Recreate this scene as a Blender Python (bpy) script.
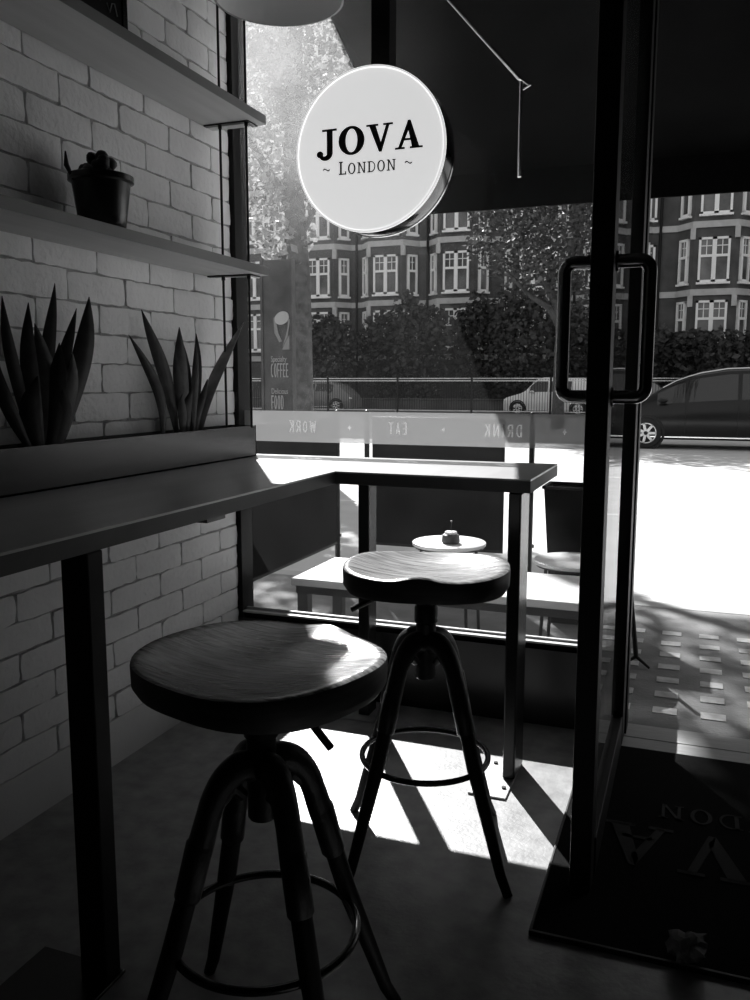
import bpy, math, random
from mathutils import Vector, Matrix
for o in list(bpy.data.objects): bpy.data.objects.remove(o, do_unlink=True)
S = bpy.context.scene
COL = S.collection
PI = math.pi

# ------------------------------------------------------------------ camera
F, YAW, PITCH, ROLL, CAMH = 848.19, .357503, .137003, .000988, 1.38
fw = Vector((-math.sin(YAW)*math.cos(PITCH), math.cos(YAW)*math.cos(PITCH), -math.sin(PITCH)))
rt = Vector((math.cos(YAW), math.sin(YAW), 0)); up = rt.cross(fw)
rt2 = rt*math.cos(ROLL)+up*math.sin(ROLL); up2 = -rt*math.sin(ROLL)+up*math.cos(ROLL)
cam = bpy.data.cameras.new('camera'); cam.sensor_fit = 'VERTICAL'; cam.sensor_height = 36; cam.sensor_width = 27
cam.lens = F/1000*36; cam.clip_start = .05; cam.clip_end = 300
co = bpy.data.objects.new('camera', cam); COL.objects.link(co); S.camera = co
M = Matrix((rt2, up2, -fw)).transposed().to_4x4(); M.translation = (0, 0, CAMH); co.matrix_world = M

# ------------------------------------------------------------------ light and exposure
w = bpy.data.worlds.new('sky'); S.world = w; w.use_nodes = True
wn = w.node_tree; wn.nodes.clear()
bg = wn.nodes.new('ShaderNodeBackground'); wo = wn.nodes.new('ShaderNodeOutputWorld')
tc = wn.nodes.new('ShaderNodeTexCoord'); sx = wn.nodes.new('ShaderNodeSeparateXYZ'); cr = wn.nodes.new('ShaderNodeValToRGB')
wn.links.new(tc.outputs['Generated'], sx.inputs[0]); wn.links.new(sx.outputs['Z'], cr.inputs[0])
cr.color_ramp.elements[0].color = (.95, .95, .95, 1); cr.color_ramp.elements[1].color = (.55, .55, .55, 1)
wn.links.new(cr.outputs[0], bg.inputs[0]); wn.links.new(bg.outputs[0], wo.inputs[0]); bg.inputs[1].default_value = .75
SUNDIR = Vector((.53, -.85, -.794)).normalized()      # the way the sunlight travels
sl = bpy.data.lights.new('sun', 'SUN'); sl.energy = 11; sl.angle = math.radians(.55); sl.color = (1, 1, 1)
so = bpy.data.objects.new('sun', sl); COL.objects.link(so); so.location = (-6, 10, 12)
so.rotation_euler = SUNDIR.to_track_quat('-Z', 'Y').to_euler()
S.view_settings.view_transform = 'Standard'; S.view_settings.look = 'None'
S.view_settings.gamma = 1; S.view_settings.use_curve_mapping = False; S.view_settings.exposure = 0.0

# ------------------------------------------------------------------ materials (all greys: the photograph is black and white)
MATS = {}
def mat(name, v, rough=.6, metal=0., spec=.5, v2=None, scale=8., bump=0., bscale=None, stretch=(1, 1, 1), wave=False, emit=0, trans=0):
    m = bpy.data.materials.new(name); m.use_nodes = True; nt = m.node_tree; b = nt.nodes['Principled BSDF']
    b.inputs['Roughness'].default_value = rough; b.inputs['Metallic'].default_value = metal
    b.inputs['Specular IOR Level'].default_value = spec
    b.inputs['Base Color'].default_value = (v, v, v, 1)
    if v2 is not None or bump:
        t = nt.nodes.new('ShaderNodeTexCoord'); mp = nt.nodes.new('ShaderNodeMapping'); mp.inputs['Scale'].default_value = stretch
        nt.links.new(t.outputs['Object'], mp.inputs[0])
        if wave:
            n = nt.nodes.new('ShaderNodeTexWave'); n.inputs['Scale'].default_value = scale; n.inputs['Distortion'].default_value = 6
            n.inputs['Detail'].default_value = 4; n.inputs['Detail Scale'].default_value = 1.2
        else:
            n = nt.nodes.new('ShaderNodeTexNoise'); n.inputs['Scale'].default_value = scale; n.inputs['Detail'].default_value = 6
        nt.links.new(mp.outputs[0], n.inputs['Vector'])
        fac = n.outputs['Fac']
        if v2 is not None:
            r = nt.nodes.new('ShaderNodeValToRGB'); r.color_ramp.elements[0].color = (v, v, v, 1); r.color_ramp.elements[1].color = (v2, v2, v2, 1)
            r.color_ramp.elements[0].position = .3; r.color_ramp.elements[1].position = .7
            nt.links.new(fac, r.inputs[0]); nt.links.new(r.outputs[0], b.inputs['Base Color'])
        if bump:
            n2 = nt.nodes.new('ShaderNodeTexNoise'); n2.inputs['Scale'].default_value = bscale or scale*3; n2.inputs['Detail'].default_value = 5
            nt.links.new(mp.outputs[0], n2.inputs['Vector'])
            bp = nt.nodes.new('ShaderNodeBump'); bp.inputs['Strength'].default_value = bump; bp.inputs['Distance'].default_value = .01
            nt.links.new(n2.outputs['Fac'], bp.inputs['Height']); nt.links.new(bp.outputs[0], b.inputs['Normal'])
    if emit:
        b.inputs['Emission Color'].default_value = (1, 1, 1, 1); b.inputs['Emission Strength'].default_value = emit
    if trans:
        tr = nt.nodes.new('ShaderNodeBsdfTranslucent'); tr.inputs[0].default_value = (v*1.6, v*1.6, v*1.6, 1)
        mx = nt.nodes.new('ShaderNodeMixShader'); mx.inputs[0].default_value = trans
        nt.links.new(b.outputs[0], mx.inputs[1]); nt.links.new(tr.outputs[0], mx.inputs[2])
        nt.links.new(mx.outputs[0], nt.nodes['Material Output'].inputs[0])
    MATS[name] = m; return m
def glassmat(name, dirt, refl, tint=1., haze=0):
    m = bpy.data.materials.new(name); m.use_nodes = True; nt = m.node_tree; nt.nodes.clear()
    out = nt.nodes.new('ShaderNodeOutputMaterial'); T = nt.nodes.new('ShaderNodeBsdfTransparent'); T.inputs[0].default_value = (tint, tint, tint, 1)
    G = nt.nodes.new('ShaderNodeBsdfGlossy'); G.inputs['Roughness'].default_value = .01
    L = nt.nodes.new('ShaderNodeLayerWeight'); L.inputs[0].default_value = refl
    mx = nt.nodes.new('ShaderNodeMixShader'); nt.links.new(L.outputs['Fresnel'], mx.inputs[0])
    nt.links.new(T.outputs[0], mx.inputs[1]); nt.links.new(G.outputs[0], mx.inputs[2])
    last = mx
    if dirt:
        D = nt.nodes.new('ShaderNodeBsdfTranslucent'); D.inputs[0].default_value = (1, 1, 1, 1)
        t = nt.nodes.new('ShaderNodeTexCoord'); n = nt.nodes.new('ShaderNodeTexNoise'); n.inputs['Scale'].default_value = 3; n.inputs['Detail'].default_value = 8
        nt.links.new(t.outputs['Object'], n.inputs['Vector'])
        k = nt.nodes.new('ShaderNodeMath'); k.operation = 'MULTIPLY'; k.inputs[1].default_value = dirt*2; nt.links.new(n.outputs['Fac'], k.inputs[0])
        if haze:   # sun-glare veil put into the upper left of the pane as white translucency
            sp_ = nt.nodes.new('ShaderNodeSeparateXYZ'); nt.links.new(t.outputs['Object'], sp_.inputs[0])
            def mr(sock, a, b):
                q = nt.nodes.new('ShaderNodeMapRange'); q.interpolation_type = 'SMOOTHSTEP'; q.inputs['From Min'].default_value = a; q.inputs['From Max'].default_value = b; nt.links.new(sock, q.inputs[0]); return q.outputs[0]
            def mul(a, b):
                q = nt.nodes.new('ShaderNodeMath'); q.operation = 'MULTIPLY'; nt.links.new(a, q.inputs[0])
                if isinstance(b, float): q.inputs[1].default_value = b
                else: nt.links.new(b, q.inputs[1])
                return q.outputs[0]
            e = mul(mul(mr(sp_.outputs['X'], -.85, -1.75), mr(sp_.outputs['Z'], 1.75, 2.7)), mul(n.outputs['Fac'], haze*2))
            ad = nt.nodes.new('ShaderNodeMath'); ad.operation = 'ADD'; nt.links.new(k.outputs[0], ad.inputs[0]); nt.links.new(e, ad.inputs[1]); k = ad
        m2 = nt.nodes.new('ShaderNodeMixShader'); nt.links.new(k.outputs[0], m2.inputs[0]); nt.links.new(mx.outputs[0], m2.inputs[1]); nt.links.new(D.outputs[0], m2.inputs[2])
        last = m2
    nt.links.new(last.outputs[0], out.inputs[0]); MATS[name] = m; return m
mat('brick', .76, .7, v2=.84, scale=5, bump=.5, bscale=45)
mat('mortar', .25, .9, v2=.55, scale=14, bump=.6, bscale=60)
mat('skim', .66, .75, v2=.72, scale=4, bump=.2, bscale=40)
mat('floor', .19, .34, v2=.34, scale=14, bump=.10, bscale=70, spec=.9)
mat('plaster', .05, .8, v2=.06, scale=3)
mat('blackpaint', .005, .55, v2=.009, scale=9, spec=.25)
mat('blacksatin', .007, .27, v2=.012, scale=5)
mat('blackmetal', .008, .4, metal=.2, v2=.014, scale=20)
mat('castiron', .007, .45, v2=.014, scale=30, bump=.15, bscale=120)
mat('steel', .35, .18, metal=1, v2=.5, scale=3)
mat('platesteel', .3, .4, v2=.5, scale=18, metal=.4, bump=.1, bscale=60)
mat('handle', .3, .16, metal=1.)
mat('shelf', .42, .55, v2=.5, scale=3, stretch=(6, .5, 6), bump=.05)
mat('shelfshade', .2, .6, v2=.24, scale=6)
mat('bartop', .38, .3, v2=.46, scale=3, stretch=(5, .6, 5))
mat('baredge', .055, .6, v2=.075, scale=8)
mat('seat', .06, .22, v2=.42, scale=6, stretch=(1.6, 17, 3), bump=.25, bscale=7, spec=1.)
mat('seatshade', .015, .5, v2=.04, scale=12, stretch=(1, 1, 6), spec=.3)
mat('leaf', .012, .55, v2=.045, scale=22, trans=.08)
mat('leafedge', .12, .5, v2=.26, scale=22, trans=.15)
mat('soil', .015, .95, v2=.04, scale=60, bump=.8)
mat('signface', .82, .35, emit=.62)
mat('drumside', .1, .14, metal=1)
mat('signrim', .5, .12, metal=1)
mat('ink', .006, .5)
mat('lampout', .3, .35, v2=.32, scale=2)
mat('lampin', .8, .45)
mat('bulb', .9, .4)
mat('mat', .006, .95, spec=.08, v2=.012, scale=300, bump=.6, bscale=500)
mat('matpale', .035, .95, v2=.05, scale=300, bump=.6, bscale=500)
mat('paper', .16, .8, v2=.24, scale=12)
mat('threshold', .42, .5, v2=.55, scale=10, stretch=(1, 8, 1))
mat('pavement', .16, .85, v2=.28, scale=4, bump=.3, bscale=60)
mat('paver', .38, .6, v2=.62, scale=18)
mat('road', .52, .9, v2=.62, scale=2, bump=.3, bscale=70)
mat('roadline', .8, .8, v2=.7, scale=9)
mat('kerb', .45, .8, v2=.52, scale=7)
mat('awning', .006, .95, v2=.009, scale=5, spec=.03)
mat('canvas', .008, .9, v2=.018, scale=3, spec=.08, bump=.1, bscale=200)
mat('whitetop', .7, .35, v2=.76, scale=5)
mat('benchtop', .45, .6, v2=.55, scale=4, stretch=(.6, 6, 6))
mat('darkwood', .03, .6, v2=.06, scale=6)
mat('candle', .85, .5)
mat('facade', .05, .9, v2=.10, scale=1.2, bump=.3, bscale=20)
mat('stone', .4, .8, v2=.5, scale=3)
mat('whiteframe', .85, .5)
mat('pane', .03, .08, v2=.2, scale=.7)
mat('hedge', .03, .7, v2=.09, scale=1.5, trans=.2)
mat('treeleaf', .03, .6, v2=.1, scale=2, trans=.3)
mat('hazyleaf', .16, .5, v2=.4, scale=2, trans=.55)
mat('bark', .03, .9, v2=.09, scale=9, bump=.8, bscale=30)
mat('carblack', .006, .2, v2=.008, scale=1, spec=.4)
mat('carwhite', .75, .2, spec=.6)
mat('cargrey', .2, .25, spec=.6)
mat('carglass', .02, .06, spec=.8)
mat('tyre', .012, .8)
mat('alloy', .75, .25, metal=.6)
mat('chrome', .85, .1, metal=1)
mat('lamplens', .9, .1)
mat('poster', .025, .5, v2=.07, scale=6)
mat('posterpale', .38, .6)
mat('postertext', .32, .6)
mat('grass', .06, .9, v2=.1, scale=9)
glassmat('glass', .0025, .10, haze=.09)
glassmat('doorglass', .006, .12, .85)
# frosted film: passes diffuse daylight
def frosted():
    m = bpy.data.materials.new('frosted'); m.use_nodes = True; nt = m.node_tree; nt.nodes.clear()
    out = nt.nodes.new('ShaderNodeOutputMaterial'); A = nt.nodes.new('ShaderNodeBsdfTranslucent'); B = nt.nodes.new('ShaderNodeBsdfDiffuse'); T = nt.nodes.new('ShaderNodeBsdfTransparent')
    A.inputs[0].default_value = (.205, .205, .205, 1); B.inputs[0].default_value = (.5, .5, .5, 1)
    m1 = nt.nodes.new('ShaderNodeMixShader'); m1.inputs[0].default_value = .3; m2 = nt.nodes.new('ShaderNodeMixShader'); m2.inputs[0].default_value = .22
    nt.links.new(A.outputs[0], m1.inputs[1]); nt.links.new(B.outputs[0], m1.inputs[2]); nt.links.new(m1.outputs[0], m2.inputs[1]); nt.links.new(T.outputs[0], m2.inputs[2])
    nt.links.new(m2.outputs[0], out.inputs[0]); MATS['frosted'] = m
frosted()
def clearfilm():
    m = bpy.data.materials.new('clearfilm'); m.use_nodes = True; nt = m.node_tree; nt.nodes.clear()
    out = nt.nodes.new('ShaderNodeOutputMaterial'); A = nt.nodes.new('ShaderNodeBsdfTranslucent'); T = nt.nodes.new('ShaderNodeBsdfTransparent'); mx = nt.nodes.new('ShaderNodeMixShader')
    mx.inputs[0].default_value = .22; nt.links.new(T.outputs[0], mx.inputs[1]); nt.links.new(A.outputs[0], mx.inputs[2]); nt.links.new(mx.outputs[0], out.inputs[0]); MATS['clearfilm'] = m
clearfilm()

# ------------------------------------------------------------------ mesh helpers
class MB:
    def __init__(s): s.v = []; s.f = []
    def add(s, vs, fs):
        n = len(s.v); s.v += [tuple(v) for v in vs]; s.f += [tuple(i+n for i in f) for f in fs]; return s
    def box(s, a, b, M=None):
        x0, y0, z0 = a; x1, y1, z1 = b
        vs = [Vector(p) for p in ((x0,y0,z0),(x1,y0,z0),(x1,y1,z0),(x0,y1,z0),(x0,y0,z1),(x1,y0,z1),(x1,y1,z1),(x0,y1,z1))]
        if M is not None: vs = [M @ v for v in vs]
        return s.add(vs, [(0,3,2,1),(4,5,6,7),(0,1,5,4),(1,2,6,5),(2,3,7,6),(3,0,4,7)])
    def cyl(s, p0, p1, r0, r1=None, n=20, caps=True):
        r1 = r0 if r1 is None else r1
        p0 = Vector(p0); p1 = Vector(p1); d = (p1-p0).normalized(); a = d.orthogonal().normalized(); b = d.cross(a)
        vs = []
        for p, r in ((p0, r0), (p1, r1)):
            for i in range(n): t = 2*PI*i/n; vs.append(p+(a*math.cos(t)+b*math.sin(t))*r)
        fs = [(i, (i+1) % n, n+(i+1) % n, n+i) for i in range(n)]
        if caps: fs += [tuple(range(n))[::-1], tuple(range(n, 2*n))]
        return s.add(vs, fs)
    def lathe(s, prof, c=(0, 0, 0), n=40, axis='z'):
        vs = []
        for r, z in prof:
            for i in range(n):
                t = 2*PI*i/n
                p = (r*math.cos(t), r*math.sin(t), z)
                if axis == 'y': p = (r*math.cos(t), z, r*math.sin(t))
                vs.append((p[0]+c[0], p[1]+c[1], p[2]+c[2]))
        m = len(prof); fs = []
        for j in range(m-1):
            for i in range(n): fs.append((j*n+i, j*n+(i+1) % n, (j+1)*n+(i+1) % n, (j+1)*n+i))
        return s.add(vs, fs)
    def tube(s, pts, r, n=12, closed=False):
        pts = [Vector(p) for p in pts]; m = len(pts); rs = r if isinstance(r, (list, tuple)) else [r]*m
        vs = []; prev = None
        for i, p in enumerate(pts):
            if closed: d = (pts[(i+1) % m]-pts[i-1]).normalized()
            else: d = (pts[min(i+1, m-1)]-pts[max(i-1, 0)]).normalized()
            a = d.orthogonal().normalized() if prev is None else (prev-d*prev.dot(d)).normalized()
            prev = a; b = d.cross(a)
            for k in range(n): t = 2*PI*k/n; vs.append(p+(a*math.cos(t)+b*math.sin(t))*rs[i])
        fs = []
        for i in range(m if closed else m-1):
            j = (i+1) % m
            for k in range(n): fs.append((i*n+k, i*n+(k+1) % n, j*n+(k+1) % n, j*n+k))
        if not closed: fs += [tuple(range(n))[::-1], tuple((m-1)*n+k for k in range(n))]
        return s.add(vs, fs)
    def smooth_tube(s, pts, rs, n=14, k=5):
        P = [Vector(p) for p in pts]; P = [P[0]*2-P[1]]+P+[P[-1]*2-P[-2]]; q = []; r = []
        for i in range(1, len(P)-2):
            for j in range(k):
                t = j/k; a, b, c, d = P[i-1:i+3]
                q.append(.5*((2*b)+(c-a)*t+(2*a-5*b+4*c-d)*t*t+(3*b-a-3*c+d)*t**3)); r.append(rs[i-1]+(rs[i]-rs[i-1])*t)
        q.append(P[-2]); r.append(rs[-1]); return s.tube(q, r, n)
    def prism(s, poly, fn, t0, t1):
        """poly: 2-D outline, fn(u, v, t) -> 3-D point"""
        n = len(poly); vs = [fn(u, v, t0) for u, v in poly]+[fn(u, v, t1) for u, v in poly]
        return s.add(vs, [tuple(range(n))[::-1], tuple(range(n, 2*n))]+[(i, (i+1) % n, n+(i+1) % n, n+i) for i in range(n)])
    def ball(s, c, r, n=12, sq=(1, 1, 1)):
        m = n//2
        prof = [(math.sin(PI*j/m), -math.cos(PI*j/m)) for j in range(m+1)]
        k = len(s.v); s.lathe([(max(a, 0)*r, b*r) for a, b in prof], (0, 0, 0), n)
        s.v[k:] = [(x*sq[0]+c[0], y*sq[1]+c[1], z*sq[2]+c[2]) for x, y, z in s.v[k:]]
        return s
    def build(s, name, m, parent=None, smooth=False, bevel=0, origin=None, subsurf=0):
        o0 = Vector(origin) if origin is not None else Vector((0, 0, 0))
        if parent is not None and origin is None: o0 = worldloc(parent)
        me = bpy.data.meshes.new(name); me.from_pydata([tuple(Vector(v)-o0) for v in s.v], [], s.f); me.validate(); me.update()
        import bmesh
        b = bmesh.new(); b.from_mesh(me); bmesh.ops.recalc_face_normals(b, faces=b.faces[:]); b.to_mesh(me); b.free()
        me.materials.append(MATS[m])
        o = bpy.data.objects.new(name, me); COL.objects.link(o)
        if parent is not None: o.parent = parent
        else: o.location = o0
        if smooth:
            for p in me.polygons: p.use_smooth = True
            try:
                me.set_sharp_from_angle(angle=math.radians(38))
            except Exception: pass
        if bevel:
            md = o.modifiers.new('bevel', 'BEVEL'); md.width = bevel; md.segments = 2; md.limit_method = 'ANGLE'
        if subsurf:
            md = o.modifiers.new('sub', 'SUBSURF'); md.levels = subsurf; md.render_levels = subsurf
        return o
WL = {}
def worldloc(o):
    v = Vector(o.location); p = o.parent
    while p is not None: v = v+Vector(p.location); p = p.parent
    return v
def tag(o, label, cat, group=None, kind=None):
    o['label'] = label; o['category'] = cat
    if group: o['group'] = group
    if kind: o['kind'] = kind
    return o
def struct(o): o['kind'] = 'structure'; return o
def thing(name, label, cat, loc=(0, 0, 0), group=None):
    o = bpy.data.objects.new(name, None); COL.objects.link(o); o.location = loc; o.empty_display_size = .1
    return tag(o, label, cat, group)
def copy_tree(o, parent=None):
    c = o.copy(); COL.objects.link(c); c.parent = parent
    for ch in list(o.children): copy_tree(ch, c)
    return c
def circ(cx, cz, r, a0, a1, n=20): return [(cx+r*math.cos(a0+(a1-a0)*i/n), cz+r*math.sin(a0+(a1-a0)*i/n)) for i in range(n+1)]
def ID(u, v, t): return (u, t, v)

# ------------------------------------------------------------------ lettering
def poly_ring(cx, cy, ax, ay, bx, by, n=36):
    """ring between two ellipses, as quads"""
    q = []
    for i in range(n):
        a = 2*PI*i/n; b = 2*PI*(i+1)/n
        q.append([(cx+ax*math.cos(a), cy+ay*math.sin(a)), (cx+ax*math.cos(b), cy+ay*math.sin(b)), (cx+bx*math.cos(b), cy+by*math.sin(b)), (cx+bx*math.cos(a), cy+by*math.sin(a))])
    return q
def rect(a, b, c, d): return [(a, b), (c, b), (c, d), (a, d)]
def arcs(cx, cy, rx, ry, a0, a1, w0, w1, n=16):
    q = []
    for i in range(n):
        t0 = i/n; t1 = (i+1)/n; A = math.radians(a0+(a1-a0)*t0); B = math.radians(a0+(a1-a0)*t1); x = (w0+(w1-w0)*t0)/2; y = (w0+(w1-w0)*t1)/2
        q.append([(cx+(rx-x)*math.cos(A), cy+(ry-x)*math.sin(A)), (cx+(rx+x)*math.cos(A), cy+(ry+x)*math.sin(A)), (cx+(rx+y)*math.cos(B), cy+(ry+y)*math.sin(B)), (cx+(rx-y)*math.cos(B), cy+(ry-y)*math.sin(B))])
    return q
def disc(cx, cy, r, n=18): return [(cx+r*math.cos(2*PI*i/n), cy+r*math.sin(2*PI*i/n)) for i in range(n)]
GB = {  # bold bracketed serif capitals, cap height 1: (advance, polygons)
 'J': (.82, [rect(.42,.12,.64,.96), rect(.24,.92,.80,1.0)]+arcs(.34,.12,.19,.19,0,-150,.22,.13)+[disc(.15,.09,.125)]),
 'O': (1.02, poly_ring(.5,.5,.49,.53,.225,.43)),
 'V': (1.02, [[(.10,.96),(.34,.96),(.58,.20),(.47,-.01)], [(.74,.96),(.86,.96),(.57,-.01),(.47,-.01),(.50,.2)], rect(0,.93,.44,1.0), rect(.63,.93,.98,1.0)]),
 'A': (1.02, [[(.11,.04),(.23,.04),(.54,.80),(.47,1.02)], [(.62,.04),(.88,.04),(.56,1.02),(.46,1.02),(.44,.86)], rect(.28,.30,.70,.375), rect(0,0,.35,.07), rect(.54,0,1.0,.07)])}
T = .15
GL = {  # light slab capitals
 'L': (.72, [rect(.12,0,.12+T,1), rect(.02,.92,.36,1), rect(.02,0,.66,.09), rect(.58,0,.66,.24)]),
 'O': (.92, poly_ring(.44,.5,.40,.52,.40-T,.52-.09)),
 'N': (.98, [rect(.14,0,.14+T*.8,1), rect(.72,0,.72+T*.8,1), [(.14,1),(.28,1),(.81,0),(.69,0)], rect(.02,.92,.28,1), rect(.02,0,.36,.08), rect(.60,.92,.94,1)]),
 'D': (.92, [rect(.14,0,.14+T,1), rect(.02,.915,.42,1), rect(.02,0,.42,.085)]+arcs(.40,.5,.40,.455,-90,90,.09,.09))}
GS = {  # condensed plain capitals, width about .45
 'W': (.62, [[(.0,1),(.11,1),(.2,0),(.1,0)], [(.2,0),(.1,0),(.22,.9),(.32,.9)], [(.22,.9),(.32,.9),(.44,0),(.34,0)], [(.43,1),(.54,1),(.44,0),(.34,0)]]),
 'O': (.46, poly_ring(.19,.5,.19,.5,.08,.39)),
 'R': (.46, [rect(0,0,.11,1), rect(.1,.9,.24,1), rect(.1,.46,.24,.56), [(.12,.5),(.24,.5),(.38,0),(.26,0)]]+arcs(.22,.73,.1,.22,-90,90,.1,.1)),
 'K': (.46, [rect(0,0,.11,1), [(.1,.42),(.1,.58),(.26,1),(.38,1)], [(.13,.55),(.22,.62),(.4,0),(.28,0)]]),
 'E': (.42, [rect(0,0,.11,1), rect(.1,.9,.34,1), rect(.1,.45,.3,.55), rect(.1,0,.34,.1)]),
 'A': (.48, [[(0,0),(.11,0),(.24,1),(.16,1)], [(.29,0),(.4,0),(.24,1),(.16,1)], rect(.08,.22,.32,.32)]),
 'T': (.4, [rect(.13,0,.24,1), rect(0,.9,.37,1)]),
 'D': (.46, [rect(0,0,.11,1), rect(.1,.9,.2,1), rect(.1,0,.2,.1)]+arcs(.18,.5,.15,.45,-90,90,.1,.1)),
 'I': (.22, [rect(.02,0,.13,1)]),
 'N': (.5, [rect(0,0,.11,1), rect(.3,0,.41,1), [(0,1),(.12,1),(.41,0),(.29,0)]]),
 'C': (.44, arcs(.2,.5,.15,.44,60,300,.1,.1)),
 'F': (.4, [rect(0,0,.11,1), rect(.1,.9,.34,1), rect(.1,.45,.3,.55)])}
def set_word(mb, word, G, h, fn, t0, t1, caps=None, gap=0., width=None):
    """word starting at u=0 on the baseline; caps: height of small caps for letters after the first"""
    adv = 0; items = []
    for i, c in enumerate(word):
        a, ps = G[c]; k = h*(caps if (caps and i) else 1)
        items.append((adv, k, ps)); adv += a*k+gap
    sx = 1 if width is None else width/adv
    for x0, k, ps in items:
        for p in ps: mb.prism([((x0+u*k)*sx, v*k) for u, v in p], fn, t0, t1)
    return adv*sx
def font_mesh(name, txt, size, m, parent, loc, rot, ext=.001, sx=1.):
    cu = bpy.data.curves.new(name, 'FONT'); cu.body = txt; cu.size = size; cu.extrude = ext; cu.align_x = 'LEFT'
    ob = bpy.data.objects.new(name+'tmp', cu); COL.objects.link(ob)
    dg = bpy.context.evaluated_depsgraph_get(); me = bpy.data.meshes.new_from_object(ob.evaluated_get(dg))
    bpy.data.objects.remove(ob)
    me.materials.clear(); me.materials.append(MATS[m]); me.name = name
    o = bpy.data.objects.new(name, me); COL.objects.link(o); o.parent = parent; o.location = Vector(loc)-worldloc(parent); o.rotation_euler = rot; o.scale = (sx, 1, 1)
    return o

# ================================================================== ROOM SHELL
WX = -1.914; GY = 3.40; WEND = 3.345
floor = struct(MB().box((-2.1, -2.6, -.12), (2.3, 3.33, 0)).build('floor', 'floor'))
# brick wall: real bricks standing proud of recessed mortar
zs = {0: .166, 4: .550, 6: .743, 10: 1.146, 16: 1.745, 20: 2.149, 22: 2.345, 33: 3.40}
ks = sorted(zs)
def zc(k):
    for a, b in zip(ks, ks[1:]):
        if a <= k <= b: return zs[a]+(zs[b]-zs[a])*(k-a)/(b-a)
    return zs[33]
random.seed(4)
br = MB()
def brick(y0, y1, z0, z1):
    """rounded, slightly wobbly brick face"""
    g = .0028+random.random()*.002; e = .006
    y0 += g*random.uniform(.7, 1.5); y1 -= g*random.uniform(.5, 1.5); z0 += g*random.uniform(.4, 1.3); z1 -= g*random.uniform(.4, 1.3)
    if y1-y0 < .01: return
    x = WX+random.uniform(-.0015, .0015); ny = max(2, int((y1-y0)/.03)); nz = 4
    vs = []; fs = []
    for i in range(ny+1):
        for j in range(nz+1):
            yy = y0+(y1-y0)*i/ny; zz = z0+(z1-z0)*j/nz
            ed = (i in (0, ny)) or (j in (0, nz))
            jit = random.uniform(-.0018, .0018)
            if i == 0 or i == ny: yy += random.uniform(-.0025, .0025)
            if j == 0 or j == nz: zz += random.uniform(-.0026, .0022)
            if (i in (0, ny)) and (j in (0, nz)): q_ = random.uniform(.0005, .005); yy += (q_ if i == 0 else -q_); zz += (q_ if j == 0 else -q_)
            vs.append((x+jit*.5-(e*.6 if ed else 0), yy, zz))
    for i in range(ny):
        for j in range(nz): fs.append((i*(nz+1)+j, (i+1)*(nz+1)+j, (i+1)*(nz+1)+j+1, i*(nz+1)+j+1))
    # skirt back into the mortar
    ring = [i*(nz+1) for i in range(ny+1)]+[ny*(nz+1)+j for j in range(1, nz+1)]+[i*(nz+1)+nz for i in range(ny-1, -1, -1)]+[j for j in range(nz-1, 0, -1)]
    n0 = len(vs)
    for r in ring: vs.append((WX-.03, vs[r][1], vs[r][2]))
    for a in range(len(ring)):
        b = (a+1) % len(ring); fs.append((ring[a], ring[b], n0+b, n0+a))
    br.add(vs, fs)
for k in range(33):
    z0, z1 = zc(k), zc(k+1); off = 2.13 if k % 2 == 0 else 1.98
    y = off-.3*16
    while y < WEND:
        ya, yb = y, min(y+.301, WEND)
        if yb > -2.5: brick(max(ya, -2.5), yb, z0, z1)
        y += .3005
wall = struct(br.build('wall_left', 'brick', smooth=True))
mo = MB().box((WX-.25, -2.6, .166), (WX-.011, WEND, 3.4)).build('mortar_bed', 'mortar', wall)
MB().box((WX-.25, -2.6, -.1), (WX+.002, WEND, .168)).build('plinth', 'skim', wall)
struct(MB().box((-2.1, -2.75, -.1), (2.3, -2.6, 3.4)).build('wall_back', 'plaster'))
struct(MB().box((2.2, -2.6, -.1), (2.35, 3.5, 3.4)).build('wall_right', 'plaster'))
struct(MB().box((-2.2, -2.75, 3.3), (2.35, 3.5, 3.5)).build('ceiling', 'plaster'))
# shop front below the glass, above the doorway and to its right
wf = MB().box((-1.93, 3.335, -.1), (-.27, 3.46, .315)).box((.85, 3.34, -.1), (2.25, 3.46, 3.4)).box((-2.1, 3.35, 3.1), (.86, 3.46, 3.45))
struct(wf.build('wall_front', 'blacksatin'))

# window: frame, glass, frosted band with lettering, sill
wfm = MB().box((-1.945, 3.345, .30), (-1.898, 3.45, 3.12)).box((-1.95, 3.36, 3.06), (-.25, 3.44, 3.12)).box((-.275, 3.345, .0), (-.188, 3.44, 3.12)).box((-1.945, 3.36, .30), (-.27, 3.45, .335))
win = struct(wfm.build('window_1', 'blackpaint', bevel=.002))
MB().box((-1.9, 3.40, .335), (-.27, 3.408, 3.06)).build('glass_pane', 'glass', win)
MB().box((-1.898, 3.345, .335), (-.272, 3.372, .343)).box((-1.898, 3.38, .335), (-.272, 3.396, .352)).build('sill_bead', 'threshold', win)
def mirror_fn(x1, z0, y): return lambda u, v, t: (x1-u, y+t, z0+v)
words = [('WORK', -1.544, -1.684), ('EAT', -1.126, -1.214), ('DRINK', -.640, -.805)]
band_mb = MB(); BX0, BX1, BZ0, BZ1 = -1.897, -.275, 1.122, 1.258; clear = []
def inside(p, q):
    c = False; n = len(q)
    for a in range(n):
        (x1, y1), (x2, y2) = q[a], q[a-1]
        if (y1 > p[1]) != (y2 > p[1]) and p[0] < (x2-x1)*(p[1]-y1)/(y2-y1)+x1: c = not c
    return c
regions = []
for wd, xa, xb in words:
    adv = 0; its = []
    for ch in wd: a, ps = GS[ch]; its.append((adv, ps)); adv += a*.050+.006
    k = (xa-xb)/adv; polys = [[(xa-(x0+u*.050)*k, 1.165+v*.050) for u, v in p] for x0, ps in its for p in ps]
    regions.append((xb-.004, xa+.004, 1.161, 1.219, polys))
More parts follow.
